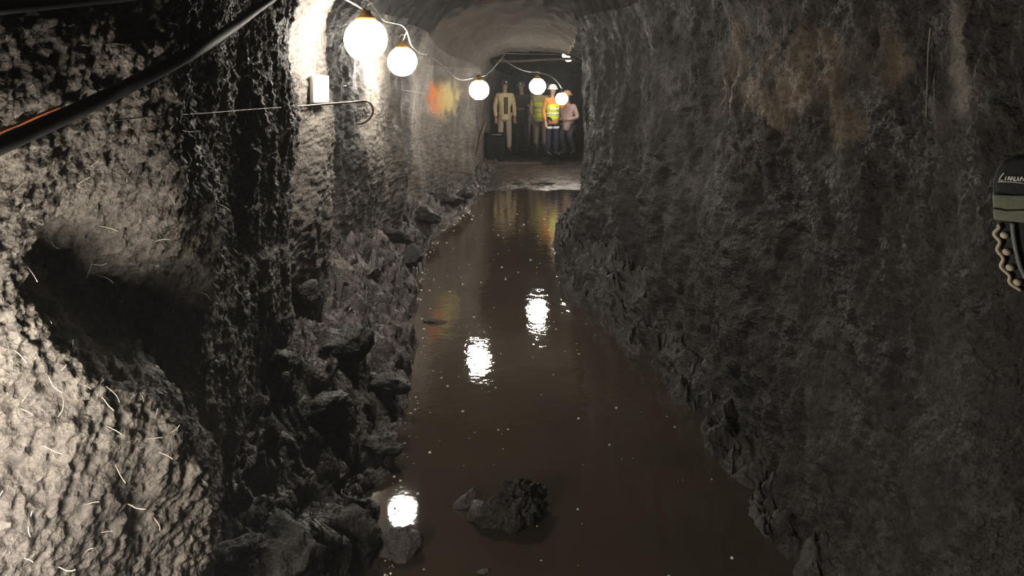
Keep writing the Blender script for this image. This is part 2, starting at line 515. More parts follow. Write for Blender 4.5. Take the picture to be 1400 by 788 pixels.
# ------------------------------------------------------------------ banks of muck along both walls
def bank(name, toe_tab, wall_tab, side, hgt_tab, label, mat):
    yy = np.concatenate([np.linspace(-2.5, 0.9, 14)[:-1], np.geomspace(0.9, 26, 560)])
    t = np.linspace(0, 1, 130)
    toe = curve1(toe_tab, yy, 0.1)[:, None]; wl = curve1(wall_tab, yy, 0.1)[:, None] + side * 0.14
    hh = curve1(hgt_tab, yy, 0.2)[:, None]
    x = (toe - side * 0.13) + (wl - toe + side * 0.13) * t[None, :]
    yv = np.broadcast_to(yy[:, None], x.shape)
    q = np.stack([x, yv, np.zeros_like(x)], -1)
    wob = (0.07 * noise(q, 2.6, 21) + 0.04 * noise(q, 6.0, 22)).reshape(x.shape)
    e = np.clip(((x - toe) * side + wob) / (np.abs(wl - toe) + 0.02), -0.4, 1)
    prof = np.where(e > 0, e ** 0.75, e * 0.9)
    zb = hh * prof
    V = np.stack([x, yv, zb], -1).astype(np.float32)
    r = np.clip((e + 0.06) / 0.2, 0.12, 1)
    ld = (0.13 * noise(V, 2.8, 23) - 0.12 * np.abs(noise(V, 5.5, 24)) + 0.07 * noise(V, 11, 25) - 0.08 * np.abs(noise(V, 17, 26)) + 0.035 * noise(V, 33, 27) - 0.02 * np.abs(noise(V, 50, 31))
          + 0.01 * noise(V, 75, 28)).reshape(x.shape)
    V[..., 2] += ld * r + 0.02 * r
    V[..., 0] += (0.05 * noise(V, 7, 29) + 0.03 * noise(V, 16, 30)).reshape(x.shape) * r
    o = link(name, grid_mesh(name, V), mat)
    setp(o, label, 'muck', kind='stuff')
    return V


HB_L = [(-3, 0.35), (2, 0.42), (3.2, 0.5), (4.2, 0.62), (5, 0.62), (6.5, 0.58), (8.5, 0.45), (10, 0.42), (12, 0.34), (13.5, 0.22), (16, 0.12), (30, 0.1)]
HB_R = [(-3, 0.1), (3.5, 0.2), (4.5, 0.36), (5.5, 0.55), (6.5, 0.62), (8, 0.55), (10, 0.36), (12, 0.25), (15, 0.15), (30, 0.1)]
VB_L = bank('muck_bank', TOE_L, XL_TAB, -1, HB_L, 'dark broken muck and mud heaped along the foot of left wall', M_muck)
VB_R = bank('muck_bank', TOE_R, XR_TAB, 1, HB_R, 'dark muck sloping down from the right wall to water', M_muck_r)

# water
gx, gy = np.meshgrid(np.linspace(-1.5, 1.9, 40), np.geomspace(0.4, 14.9, 120), indexing='ij')
V = np.stack([gx, gy, np.zeros_like(gx)], -1)
V[..., 2] += (0.0012 * noise(V, 2.0, 41)).reshape(gx.shape)
water = setp(link('muddy_water', grid_mesh('muddy_water', V), M_water), 'still brown muddy water covering the tunnel floor', 'water', kind='stuff')


# ------------------------------------------------------------------ surface lookup
def lookup(V, ymax=14.0):
    q = V.reshape(-1, 3)
    q = q[(q[:, 1] > 0.8) & (q[:, 1] < ymax)]
    return q, 700 + F * q[:, 0] / q[:, 1], HY - F * (q[:, 2] - H) / q[:, 1]


LK_L = lookup(V_left); LK_R = lookup(V_right, 9); LK_B = lookup(VB_L)


def surf(lk, px, py, off=0.0, tol=7):
    q, ux, uy = lk
    d2 = (ux - px) ** 2 + (uy - py) ** 2
    m = d2 < tol * tol
    if not m.any():
        return Vector(q[np.argmin(d2)])
    k = np.where(m)[0]
    p = Vector(q[k[np.argmin(q[k, 1])]])
    c = Vector((0, 0, H))
    d = P(px, py, p.y)
    return d + (c - d).normalized() * off


# ------------------------------------------------------------------ rocks
def rock_mesh(name, seed, sub=3, sharp=0.5, flat=(1, 1, 1), cuts=9, crag=0.16):
    bm = bmesh.new()
    bmesh.ops.create_icosphere(bm, subdivisions=sub, radius=1.0)
    r = random.Random(seed)
    pl = []
    for _ in range(cuts):
        n = Vector((r.uniform(-1, 1), r.uniform(-1, 1), r.uniform(-1, 1))).normalized()
        pl.append((n, r.uniform(0.5, 0.85)))
    for v in bm.verts:
        for n, d in pl:
            k = v.co.dot(n) - d
            if k > 0: v.co -= n * k * 0.92
    co = np.array([v.co for v in bm.verts])
    dd = 0.20 * noise(co, 1.3, seed) + 0.15 * noise(co, 2.9, seed + 1) - crag * np.abs(noise(co, 4.5, seed + 2)) + 0.08 * noise(co, 8, seed + 3) - 0.05 * np.abs(noise(co, 9, seed + 4))
    for v, d in zip(bm.verts, dd):
        v.co *= 1 + d
        v.co.x *= flat[0]; v.co.y *= flat[1]; v.co.z *= flat[2]
    return from_bm(name, bm)


def place_rock(me, loc, s, rot, label, group=None, name='rock', mat=None):
    o = link(name, me, mat or M_rock)
    o.location = loc
    o.scale = s if isinstance(s, (tuple, list)) else (s, s, s)
    o.rotation_euler = rot
    setp(o, label, 'rock', group)
    return o


rocks = [rock_mesh('rock', 30 + k * 7, 4, cuts=7 + k) for k in range(7)]
# the jagged heap standing in the water
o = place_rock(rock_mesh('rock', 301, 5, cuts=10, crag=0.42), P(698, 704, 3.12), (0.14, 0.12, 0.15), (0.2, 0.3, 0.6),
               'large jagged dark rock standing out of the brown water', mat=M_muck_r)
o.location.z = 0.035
o = place_rock(rock_mesh('rock', 77, 3, cuts=9), P(652, 706, 3.12), (0.06, 0.06, 0.05), (0.1, 0.2, 0.4), 'small dark rock against the side of jagged rock in water')
o.location.z = 0.012
o = place_rock(rock_mesh('rock', 55, 3, flat=(1, 0.45, 0.35)), P(633, 690, 3.2), (0.07, 0.07, 0.07), (0.25, -0.55, 0.5), 'pale narrow slab of rock tilted in water beside jagged rock')
o.location.z = 0.02
o = place_rock(rock_mesh('rock', 91, 4, cuts=11), P(548, 752, 2.88), (0.10, 0.10, 0.085), (0.3, 0.1, 0.2), 'angular grey rock at water edge below bright lamp reflection')
o.location.z = 0.03
o = place_rock(rock_mesh('rock', 17, 3, flat=(1, 0.4, 0.28)), P(596, 440, 5.76), (0.115, 0.1, 0.1), (0, 0.12, -0.1), 'flat dark rock lying in water off the left bank')
o.location.z = 0.005
o = place_rock(rock_mesh('rock', 19, 3, flat=(1, 0.6, 0.4)), P(660, 783, 2.76), (0.03, 0.03, 0.03), (0, 0.1, 0.3), 'tiny dark rock just breaking water surface nearest viewer')
o.location.z = 0.0
big = [((455, 718), 0.20, (0.9, 0.6, 0.45), 'big sloping slab of rock on left bank nearest the water'),
       ((385, 745), 0.17, (1, 0.8, 0.7), 'big rounded rock in near left corner of bank'),
       ((300, 760), 0.15, (1, 0.9, 0.7), 'broad dark rock under the shadowed left wall'),
       ((460, 465), 0.19, (1, 0.8, 0.7), 'large pale block on left bank beside dark hollow'),
       ((415, 400), 0.17, (0.9, 0.9, 0.8), 'upright block leaning on foot of left wall'),
       ((530, 520), 0.13, (1, 0.8, 0.5), 'flat rock on left bank next to lamp reflection'),
       ((520, 605), 0.12, (1, 0.8, 0.5), 'low rock on left bank right at water edge'),
       ((440, 560), 0.15, (1, 1, 0.6), 'mid-sized rock half sunk in middle of left bank'),
       ((560, 345), 0.20, (1, 0.7, 0.4), 'layered flat rock beside bulging foot of left wall'),
       ((545, 320), 0.18, (1, 0.7, 0.5), 'rough rock wedged under bulging foot of left wall'),
       ((610, 268), 0.26, (1, 0.8, 0.5), 'far rock on left bank beneath orange paint patch'),
       ((635, 262), 0.2, (1, 0.8, 0.5), 'farthest rock on left bank before standing workers'),
       ((585, 290), 0.2, (1, 0.8, 0.5), 'dark rock on far left bank above water edge')]
for i, ((px, py), s, sc, lab) in enumerate(big):
    p = surf(LK_B, px, py)
    p.z -= s * sc[2] * 0.35
    place_rock(rocks[i % 7], p, tuple(s * c for c in sc), (random.uniform(-.4, .4), random.uniform(-.4, .4), random.uniform(0, 6)), lab)
qb = VB_L.reshape(-1, 3)
sel = np.where((qb[:, 1] > 2.4) & (qb[:, 1] < 12) & (qb[:, 2] > 0.03))[0]
for k in range(45):
    p = Vector(qb[rng.choice(sel)])
    s = random.uniform(0.025, 0.075)
    p.z -= s * 0.2
    place_rock(rocks[k % 7], p, (s, s * random.uniform(.6, 1), s * random.uniform(.45, .9)), (random.uniform(-.6, .6), random.uniform(-.6, .6), random.uniform(0, 6)),
               ('small loose stone in muck of left bank, near the jagged rock in water' if p.y < 3.6 else
                'small loose stone in muck of left bank, abreast of bright reflection of middle lamp' if p.y < 6.2 else
                'small loose stone in muck of far left bank, under two nearest lamps'),
               ('loose stones on near left bank' if p.y < 3.6 else 'loose stones on middle left bank' if p.y < 6.2 else 'loose stones on far left bank'), 'stone')
qr = VB_R.reshape(-1, 3)
sel = np.where((qr[:, 1] > 4.3) & (qr[:, 1] < 12) & (qr[:, 2] > 0.03))[0]
for k in range(18):
    p = Vector(qr[rng.choice(sel)])
    s = random.uniform(0.02, 0.06)
    p.z -= s * 0.2
    place_rock(rocks[k % 7], p, (s, s * random.uniform(.6, 1), s * random.uniform(.45, .9)), (random.uniform(-.6, .6), random.uniform(-.6, .6), random.uniform(0, 6)),
               'small loose stone in dark muck of right bank', 'loose stones on the right bank', 'stone', M_muck_r)

# foam bubbles and flecks on the water
bm = bmesh.new()
n = 0
tl_ = lambda y: float(curve1(TOE_L, np.array([y]), 0.1)[0]); tr_ = lambda y: float(curve1(TOE_R, np.array([y]), 0.1)[0])
while n < 260:
    y = 2.7 + 8.5 * random.random() ** 1.4
    a, b = tl_(y) + 0.06, tr_(y) - 0.05
    x = a + (b - a) * random.random() ** 1.2
    if random.random() < 0.35: x = a - 0.03 + 0.06 * random.random()
    r = random.choice([0.0016, 0.002, 0.0025, 0.003, 0.0045, 0.006]) * (0.65 + y / 5)
    bmesh.ops.create_icosphere(bm, subdivisions=1, radius=r, matrix=Matrix.Translation((x, y, 0.0015)) @ Matrix.Diagonal((1, 1, 0.7, 1)))
    n += 1
M_foam = plain('foam', (0.9, 0.88, 0.8), 0.12, var=0.05)
setp(link('foam_fleck', from_bm('foam_fleck', bm), M_foam), 'tiny pale bubbles and flecks scattered on brown water', 'foam', kind='stuff')


# ------------------------------------------------------------------ festoon lamps
def globe_mesh(R):
    bm = bmesh.new()
    prof = [(0.0, -R)]
    for k in range(1, 13):
        a = -math.pi / 2 + k * (math.pi * 0.86) / 12
        prof.append((R * math.cos(a), R * math.sin(a)))
    prof.append((R * 0.40, R * 0.95))
    lathe(bm, prof, 28)
    return from_bm('globe', bm)


R_G = 0.118
me_globe = globe_mesh(R_G)
bm = bmesh.new()
lathe(bm, [(0.0, R_G * 1.42), (0.028, R_G * 1.40), (0.034, R_G * 1.2), (R_G * 0.45, R_G * 1.08), (R_G * 0.52, R_G * 0.93), (R_G * 0.40, R_G * 0.88), (0.0, R_G * 0.88)], 20)
me_cap = from_bm('socket_cap', bm)
bm = bmesh.new()
tube(bm, smooth_path([(0.0, 0, R_G * 1.38), (0.0, 0, R_G * 1.6), (0.022, 0, R_G * 1.78), (0.0, 0, R_G * 1.95), (-0.022, 0, R_G * 1.78)], 5), 0.004, 6)
me_hook = from_bm('hanging_hook', bm)
wires = []
for k in range(6):
    bm = bmesh.new()
    a0 = k * math.pi / 3
    tube(bm, [(math.cos(a0) * (R_G * 1.06) * math.cos(t), math.sin(a0) * (R_G * 1.06) * math.cos(t), R_G * 1.06 * math.sin(t))
              for t in np.linspace(-1.5, 1.05, 12)], 0.0018, 5)
    wires.append(from_bm('guard_wire', bm))


def lamp(px, py, d, label, loc=None):
    e = empty('festoon_lamp', loc if loc is not None else P(px, py, d))
    setp(e, label, 'lamp', 'string of festoon lamps along the tunnel')
    link('globe', me_globe, M_glow, e)
    link('socket_cap', me_cap, M_cap, e)
    link('hanging_hook', me_hook, M_steel, e)
    for w in wires: link('guard_wire', w, M_steel, e)
    return e


lamp(500, 54, 4.6, 'biggest and nearest glowing lamp, hanging at upper left')
lamp(550, 84, 6.8, 'second glowing lamp, just right of the biggest one')
lamp(655, 123, 10.0, 'glowing lamp by the orange paint patch, left of workers')
lamp(735, 118, 12.2, 'glowing lamp hanging in front of heads of workers')
lamp(768, 135, 16.3, 'farthest glowing lamp, right of the workers in yellow')
lamp(777, 76, 17.2, 'added lamp half hidden behind low roof brow to brighten workers')  # extra lamp added behind the brow to light the workers
lamp(0, 0, 0, 'glowing lamp low beside near left wall, outside the view', loc=(-0.868, 1.10, 0.95))


# ------------------------------------------------------------------ cables, hoses and bars
def cable(name, pts, r, mat, label, cat='cable', sub=6, seg=8):
    bm = bmesh.new()
    tube(bm, smooth_path(pts, sub), r, seg)
    return setp(link(name, from_bm(name, bm), mat), label, cat)


def onwall(lst, off, lk=None):
    return [surf(lk or LK_L, px, py, off) for px, py in lst]


def hose_on_wall(lst, off):
    """a hose strung along the wall: depth eased so that it does not follow every lump"""
    p = [surf(LK_L, a, b, 0.0, 14) for a, b in lst]
    d = np.array([q.y for q in p])
    k = np.polyfit(np.arange(len(d)), d, 2)
    fit = np.minimum(np.polyval(k, np.arange(len(d))), d)
    out = []
    for (a, b), y in zip(lst, fit):
        q = P(a, b, y)
        out.append(q + (Vector((0, 0, H)) - q).normalized() * off)
    return out


cable('black_hose', hose_on_wall([(-90, 238), (-40, 218), (0, 199), (60, 172), (140, 135), (200, 105), (270, 68), (320, 36), (352, 12), (385, -12)], 0.05), 0.0165, M_black,
      'thick black hose slanting up along near left wall', 'hose')
cable('black_cable', hose_on_wall([(-80, 22), (-30, 17), (0, 14), (60, 8), (110, 3), (170, -3), (220, -10)], 0.04), 0.0085, M_black,
      'black cable at very top of near left wall')
cable('orange_cable', hose_on_wall([(-60, 200), (-20, 188), (0, 180), (30, 168), (60, 155), (82, 146)], 0.02), 0.0035, M_orange,
      'thin orange cable just above thick black hose')
cable('thin_cable', hose_on_wall([(240, 88), (290, 58), (330, 30), (365, 4), (385, -10)], 0.03), 0.003, M_grey_cable,
      'thin grey cable above the upper end of black hose')
cable('thin_wire', hose_on_wall([(150, 166), (200, 160), (280, 155), (340, 150), (384, 147)], 0.02), 0.0016, M_rust,
      'thin dark wire stretched level across shadowed left wall', 'wire')
cable('lamp_cable', [P(455, -16, 4.3), P(470, -3, 4.4), P(484, 5, 4.5), P(499, 14, 4.6)], 0.006, M_grey_cable,
      'pale cable coming down onto biggest lamp')
cable('lamp_cable', [P(492, -12, 5.1), P(507, 4, 5.3), P(517, 17, 5.5), P(524, 27, 5.7), P(537, 31, 6.0), P(549, 34, 6.3), P(556, 42, 6.5), P(559, 52, 6.7), P(563, 63, 7.1),
                      P(573, 72, 7.8), P(584, 75, 8.4)], 0.006, M_grey_cable, 'pale looping cable between two nearest lamps')
cable('lamp_cable', [P(550, 60, 6.8), P(553, 50, 6.75), P(556, 43, 6.6)], 0.005, M_grey_cable, 'short drop of cable above second lamp')
cable('lamp_cable', [P(584, 75, 8.4), P(598, 84, 9.0), P(612, 97, 9.4), P(626, 108, 9.7), P(640, 108, 9.9), P(655, 103, 10.0)], 0.007, M_black, 'dark cable running into lamp by orange paint patch')
cable('lamp_cable', [P(655, 103, 10.0), P(663, 103, 10.1), P(674, 93, 10.5), P(686, 79, 11.0), P(692, 70, 11.4)], 0.008, M_grey_cable,
      'pale cable rising to right from lamp by orange paint patch')
cable('lamp_cable', [P(686, 79, 11.2), P(698, 88, 11.5), P(712, 95, 11.8), P(724, 98, 12.0), P(735, 99, 12.2), P(752, 104, 13.8), P(762, 112, 15.2), P(768, 121, 16.3)], 0.008, M_black,
      'dark cable linking two farthest lamps')
cable('sagging_wire', [P(468, 118, 5.9), P(490, 116, 6.6), P(520, 119, 7.6), P(550, 123, 8.6), P(582, 128, 9.6)], 0.0035, M_grey_cable,
      'thin pale wire sagging beneath the two nearest lamps', 'wire')
cable('lamp_cable', [(-0.868, 1.10, 1.16), (-0.87, 1.08, 1.45), (-0.88, 0.95, 1.9), (-0.8, 0.85, 2.2)], 0.006, M_black, 'black cable above lamp outside the view')
cable('thin_wire', [P(688, 73, 9.6), P(730, 74, 8.9), P(780, 73.5, 8.0), P(835, 66, 7.0), P(870, 60, 6.0)], 0.002, M_rust, 'thin dark wire stretched level across tunnel under ceiling', 'wire')

bm = bmesh.new()
tube(bm, smooth_path([P(384, 148, 3.72), P(396, 147, 3.8), P(440, 143, 4.2), P(480, 140, 4.4), P(497, 138, 4.5), P(506, 141, 4.5), P(510, 150, 4.5), P(507, 160, 4.5),
                      P(499, 167, 4.5), P(489, 170, 4.5)], 6), 0.0058, 8)
setp(link('hooked_bar', from_bm('hooked_bar', bm), M_rust), 'rusty steel bar with hooked end sticking out of left wall', 'bar')

# white plate added for the overexposed patch of wall by the nearest lamp
pc = surf(LK_L, 437, 122, 0.05)
pe = empty('lit_patch_plate', pc, 1.35)
setp(pe, 'small white plate added for lamplit patch of left wall below brightest strip', 'stand_in_plate')
bm = bmesh.new(); box(bm, (0, 0, 0), (0.20, 0.025, 0.16), 0.006)
link('stand_in_plate', from_bm('stand_in_plate', bm), M_white, pe)
for sx, sz in ((-.085, -.066), (.085, -.066), (-.085, .066), (.085, .066)):
    bm = bmesh.new(); lathe(bm, [(0, 0.004), (0.005, 0.003), (0.006, 0)], 8)
    b_ = link('stand_in_screw', from_bm('stand_in_screw', bm), M_steel, pe)
    b_.location = (sx, -0.0125, sz); b_.rotation_euler = (math.pi / 2, 0, 0)

# pipe under the roof near the workers
bm = bmesh.new(); tube(bm, smooth_path([P(676, 84, 13.9), P(720, 83, 13.85), P(750, 81, 13.8), P(792, 80, 13.7)], 4), 0.03, 10)
setp(link('roof_pipe', from_bm('roof_pipe', bm), M_rust), 'steel pipe slung under roof above the workers', 'pipe')

# pale wires on the right-hand wall
cable('pale_wire', onwall([(944, 88), (945, 100), (944, 116), (941, 127), (937, 136)], 0.012, LK_R), 0.003, M_grey_cable, 'short pale wire hanging on right wall by ochre stain', 'wire')
cable('pale_wire', onwall([(1272, 38), (1269, 70), (1268, 110), (1266, 163)], 0.015, LK_R), 0.0016, M_grey_cable, 'long pale wire hanging straight down right wall beside ridge', 'wire')
cable('pale_wire', onwall([(1281, 90), (1277, 112), (1278, 140)], 0.012, LK_R), 0.0014, M_grey_cable, 'short pale wire right of long hanging wire on right wall', 'wire')

# ------------------------------------------------------------------ plastic fibres in the sprayed concrete
def fibre_bm(bm, p, d, ln, r):
    a = d.orthogonal().normalized()
    b = (a * random.uniform(-1, 1) + d.cross(a) * random.uniform(-1, 1)) * ln * 0.18
    tube(bm, [p - d * 0.008] + [p + d * ln * t + b * (t - t * t) * 3 for t in (0.2, 0.4, 0.6, 0.8, 1.0)], r, 4)


spots = [(130, 361, 25, -4), (135, 378, 20, 12), (150, 405, 26, 14), (40, 368, 8, 24), (52, 372, 18, 0), (148, 532, 12, 22), (142, 545, 12, 22), (68, 515, 16, 32), (85, 545, -14, 20),
         (160, 60, 22, 3), (250, 178, 20, 3), (30, 250, -14, 8), (215, 330, 25, -6), (125, 362, -16, 18), (230, 265, 4, 18), (300, 280, 18, 16), (240, 415, -12, 14), (220, 455, -10, 14),
         (185, 470, 8, -14), (82, 775, 30, 2), (35, 765, 20, 8), (115, 760, 10, -18), (178, 690, 26, 6), (212, 712, 2, 16), (220, 620, 18, 10), (225, 470, 14, -20), (60, 610, 26, 12),
         (20, 480, 14, 20), (85, 505, 6, -14), (205, 600, 20, -6), (160, 640, 6, 22), (120, 690, 20, -10), (45, 700, -12, 24), (235, 590, 10, -18), (320, 340, 14, 10), (270, 400, 18, 14),
         (70, 330, 12, 18), (110, 250, 14, -12), (180, 230, -12, 14), (140, 310, 22, 8), (300, 190, 14, 14), (60, 430, 12, 22), (100, 470, -8, 20), (30, 560, 20, 12), (150, 585, 16, 10)]
for px, py, dx, dy_ in spots:
    p = surf(LK_L, px, py, 0.0, 5)
    d = (P(px + dx, py + dy_, p.y) - P(px, py, p.y))
    ln = min(0.06, d.length * random.uniform(0.6, 1.15))
    d = (d.normalized() + Vector((0.55, -0.35, 0))).normalized()
    bm = bmesh.new()
    fibre_bm(bm, Vector((0, 0, 0)), d, ln, random.choice((0.0006, 0.0007, 0.0009)))
    f = link('fibre', from_bm('fibre', bm), M_fibre, shell['wall_left'])
    f.location = p
q = V_left.reshape(-1, 3); qn = nrm[:, :cL + 1].reshape(-1, 3)
sel = np.where((q[:, 1] > 1.2) & (q[:, 1] < 4.2) & (q[:, 2] > 0.4) & (q[:, 2] < 2.1))[0]
bm = bmesh.new()
for k in range(170):
    i = rng.choice(sel)
    d = (Vector(qn[i]) * 0.8 + Vector(rng.normal(size=3))).normalized()
    if d.dot(Vector(qn[i])) < 0.1: d = (d + Vector(qn[i])).normalized()
    fibre_bm(bm, Vector(q[i]), d, random.uniform(0.012, 0.035), 0.0005)
f = link('fine_fibre', from_bm('fine_fibre', bm), M_fibre, shell['wall_left'])
f['kind'] = 'stuff'


# ------------------------------------------------------------------ black and olive pack at the right-hand edge
def pack():
    d = 1.42
    u = d / F / 1.185                                       # metres per pixel at this distance
    e = empty('equipment_pack', P(1400, 300, d), -math.atan(700 / F))
    setp(e, 'black and olive pack with pale scalloped edge and white lettering at right edge', 'pack')
    Mk = plain('black_fabric', (0.012, 0.012, 0.013), 0.7, bump=0.001, scale=200)
    Mo = plain('olive_fabric', (0.19, 0.20, 0.14), 0.8, var=0.15, bump=0.001, scale=150)
    Mc = plain('cream_webbing', (0.55, 0.47, 0.36), 0.7, var=0.15)
    Mg = plain('grey_strap', (0.16, 0.16, 0.17), 0.6)

    def slab(name, outline, y0, depth, mat, bev=0.006, parent=e):
        bm = bmesh.new()
        vs = [bm.verts.new(((x - 1400) * u, y0, -(y - 300) * u)) for x, y in outline]
        f = bm.faces.new(vs)
        r = bmesh.ops.extrude_face_region(bm, geom=[f])
        bmesh.ops.translate(bm, verts=[v for v in r['geom'] if isinstance(v, bmesh.types.BMVert)], vec=(0, depth, 0))
        bmesh.ops.recalc_face_normals(bm, faces=bm.faces)
        if bev:
            bmesh.ops.bevel(bm, geom=list(bm.edges), offset=bev, segments=3, affect='EDGES', profile=0.6)
        return link(name, from_bm(name, bm), mat, parent)
    body = slab('body', [(1362, 296), (1362, 330), (1366, 352), (1370, 376), (1378, 398), (1392, 418), (1425, 425), (1470, 420), (1485, 380), (1485, 296)], 0.005, 0.055, Mk, 0.008)
    cover = slab('cover', [(1357, 262), (1356, 245), (1361, 224), (1370, 207), (1386, 199), (1430, 193), (1478, 200), (1490, 225), (1490, 266)], -0.003, 0.068, Mk, 0.010)
    slab('band', [(1356, 262), (1358, 304), (1486, 308), (1490, 264), (1440, 258), (1380, 262)], -0.006, 0.072, Mo, 0.004)
    bm = bmesh.new()
    tube(bm, [((x - 1400) * u, -0.008, -(y - 300) * u) for x, y in [(1357, 285), (1375, 287), (1400, 284), (1440, 286), (1486, 284)]], 0.0012, 5)
    link('seam', from_bm('seam', bm), Mk, e)
    # pale scalloped edge with round knobs
    bm = bmesh.new()
    path = []
    edge = [(1363, 312), (1362, 330), (1366, 352), (1370, 376), (1379, 398), (1392, 416)]
    ep = smooth_path([Vector((x, y, 0)) for x, y in edge], 12)
    for i, p in enumerate(ep):
        path.append(((p.x + 3.2 * math.sin(i * 2 * math.pi / 14) - 1400) * u, 0.0, -(p.y - 300) * u))
    tube(bm, path, 0.0032, 8)
    link('scalloped_edge', from_bm('scalloped_edge', bm), Mc, e)
    for x, y in ((1373, 329), (1376, 356), (1381, 381), (1391, 404)):
        bm = bmesh.new()
        lathe(bm, [(0, -0.006), (0.004, -0.0055), (0.0065, -0.003), (0.0072, 0.001), (0.006, 0.006)], 14)
        k = link('knob', from_bm('knob', bm), Mc, e)
        k.location = ((x - 1400) * u, 0.003, -(y - 300) * u); k.rotation_euler = (-math.pi / 2, 0, 0)
        k.scale = (1.0, 0.9, 1.0)
    bm = bmesh.new()
    sp = smooth_path([Vector(((x - 1400) * u, 0.002, -(y - 300) * u)) for x, y in [(1384, 308), (1386, 330), (1390, 355), (1396, 380), (1408, 405)]], 6)
    tube(bm, sp, 0.0042, 8)
    link('strap', from_bm('strap', bm), Mg, e)
    # white script lettering
    bm = bmesh.new()

    def stroke(pl, r=0.0011):
        tube(bm, smooth_path([Vector(((x - 1400) * u, -0.0052, -(y - 300) * u)) for x, y in pl], 5), r, 5)
    stroke([(1373, 226), (1369, 231), (1366, 238), (1372, 238)])
    stroke([(1376, 231), (1374, 238)])
    stroke([(1378, 238), (1380, 231), (1382, 238), (1384, 231), (1386, 238)])
    stroke([(1388, 231), (1387, 238), (1391, 236), (1392, 231), (1393, 238)])
    stroke([(1395, 238), (1397, 231), (1400, 238)])
    stroke([(1364, 241), (1380, 240), (1400, 241)], 0.0008)
    link('lettering', from_bm('lettering', bm), M_white, cover)
    # loop by which it hangs
    bm = bmesh.new()
    tube(bm, smooth_path([(0.02, 0.05, 0.10), (0.022, 0.055, 0.125), (0.035, 0.065, 0.14), (0.05, 0.055, 0.125), (0.052, 0.05, 0.10)], 6), 0.004, 6)
    link('hanging_loop', from_bm('hanging_loop', bm), Mk, e)


pack()


# ------------------------------------------------------------------ people at the far end
def skin_mesh(name, chains, mat, parent, sub=1, rootv=0):
    """chains: list of lists of (x, y, z, r); points closer than 1 mm are shared"""
    bm = bmesh.new()
    lay = bm.verts.layers.skin.verify()
    seen = {}

    def vert(x, y, z, r):
        k = (round(x, 3), round(y, 3), round(z, 3))
        if k not in seen:
            v = bm.verts.new((x, y, z))
            v[lay].radius = (r, r) if not isinstance(r, tuple) else r
            seen[k] = v
        return seen[k]
    first = None
    for ch in chains:
        prev = None
        for p in ch:
            v = vert(*p)
            if first is None:
                first = v; v[lay].use_root = True
            if prev is not None and prev is not v and bm.edges.get((prev, v)) is None:
                bm.edges.new((prev, v))
            prev = v
    me = from_bm(name, bm)
    o = link(name, me, mat, parent)
    sk = o.modifiers.new('skin', 'SKIN'); sk.use_smooth_shade = True
    sb = o.modifiers.new('sub', 'SUBSURF'); sb.levels = sub; sb.render_levels = sub
    return o


M_skin = plain('skin', (0.48, 0.30, 0.21), 0.5, var=0.1)
M_boot = plain('rubber_boot', (0.02, 0.02, 0.02), 0.4)
M_refl = plain('reflective_tape', (0.75, 0.75, 0.72), 0.3, var=0.05)
M_eye = plain('eye', (0.03, 0.02, 0.02), 0.2)


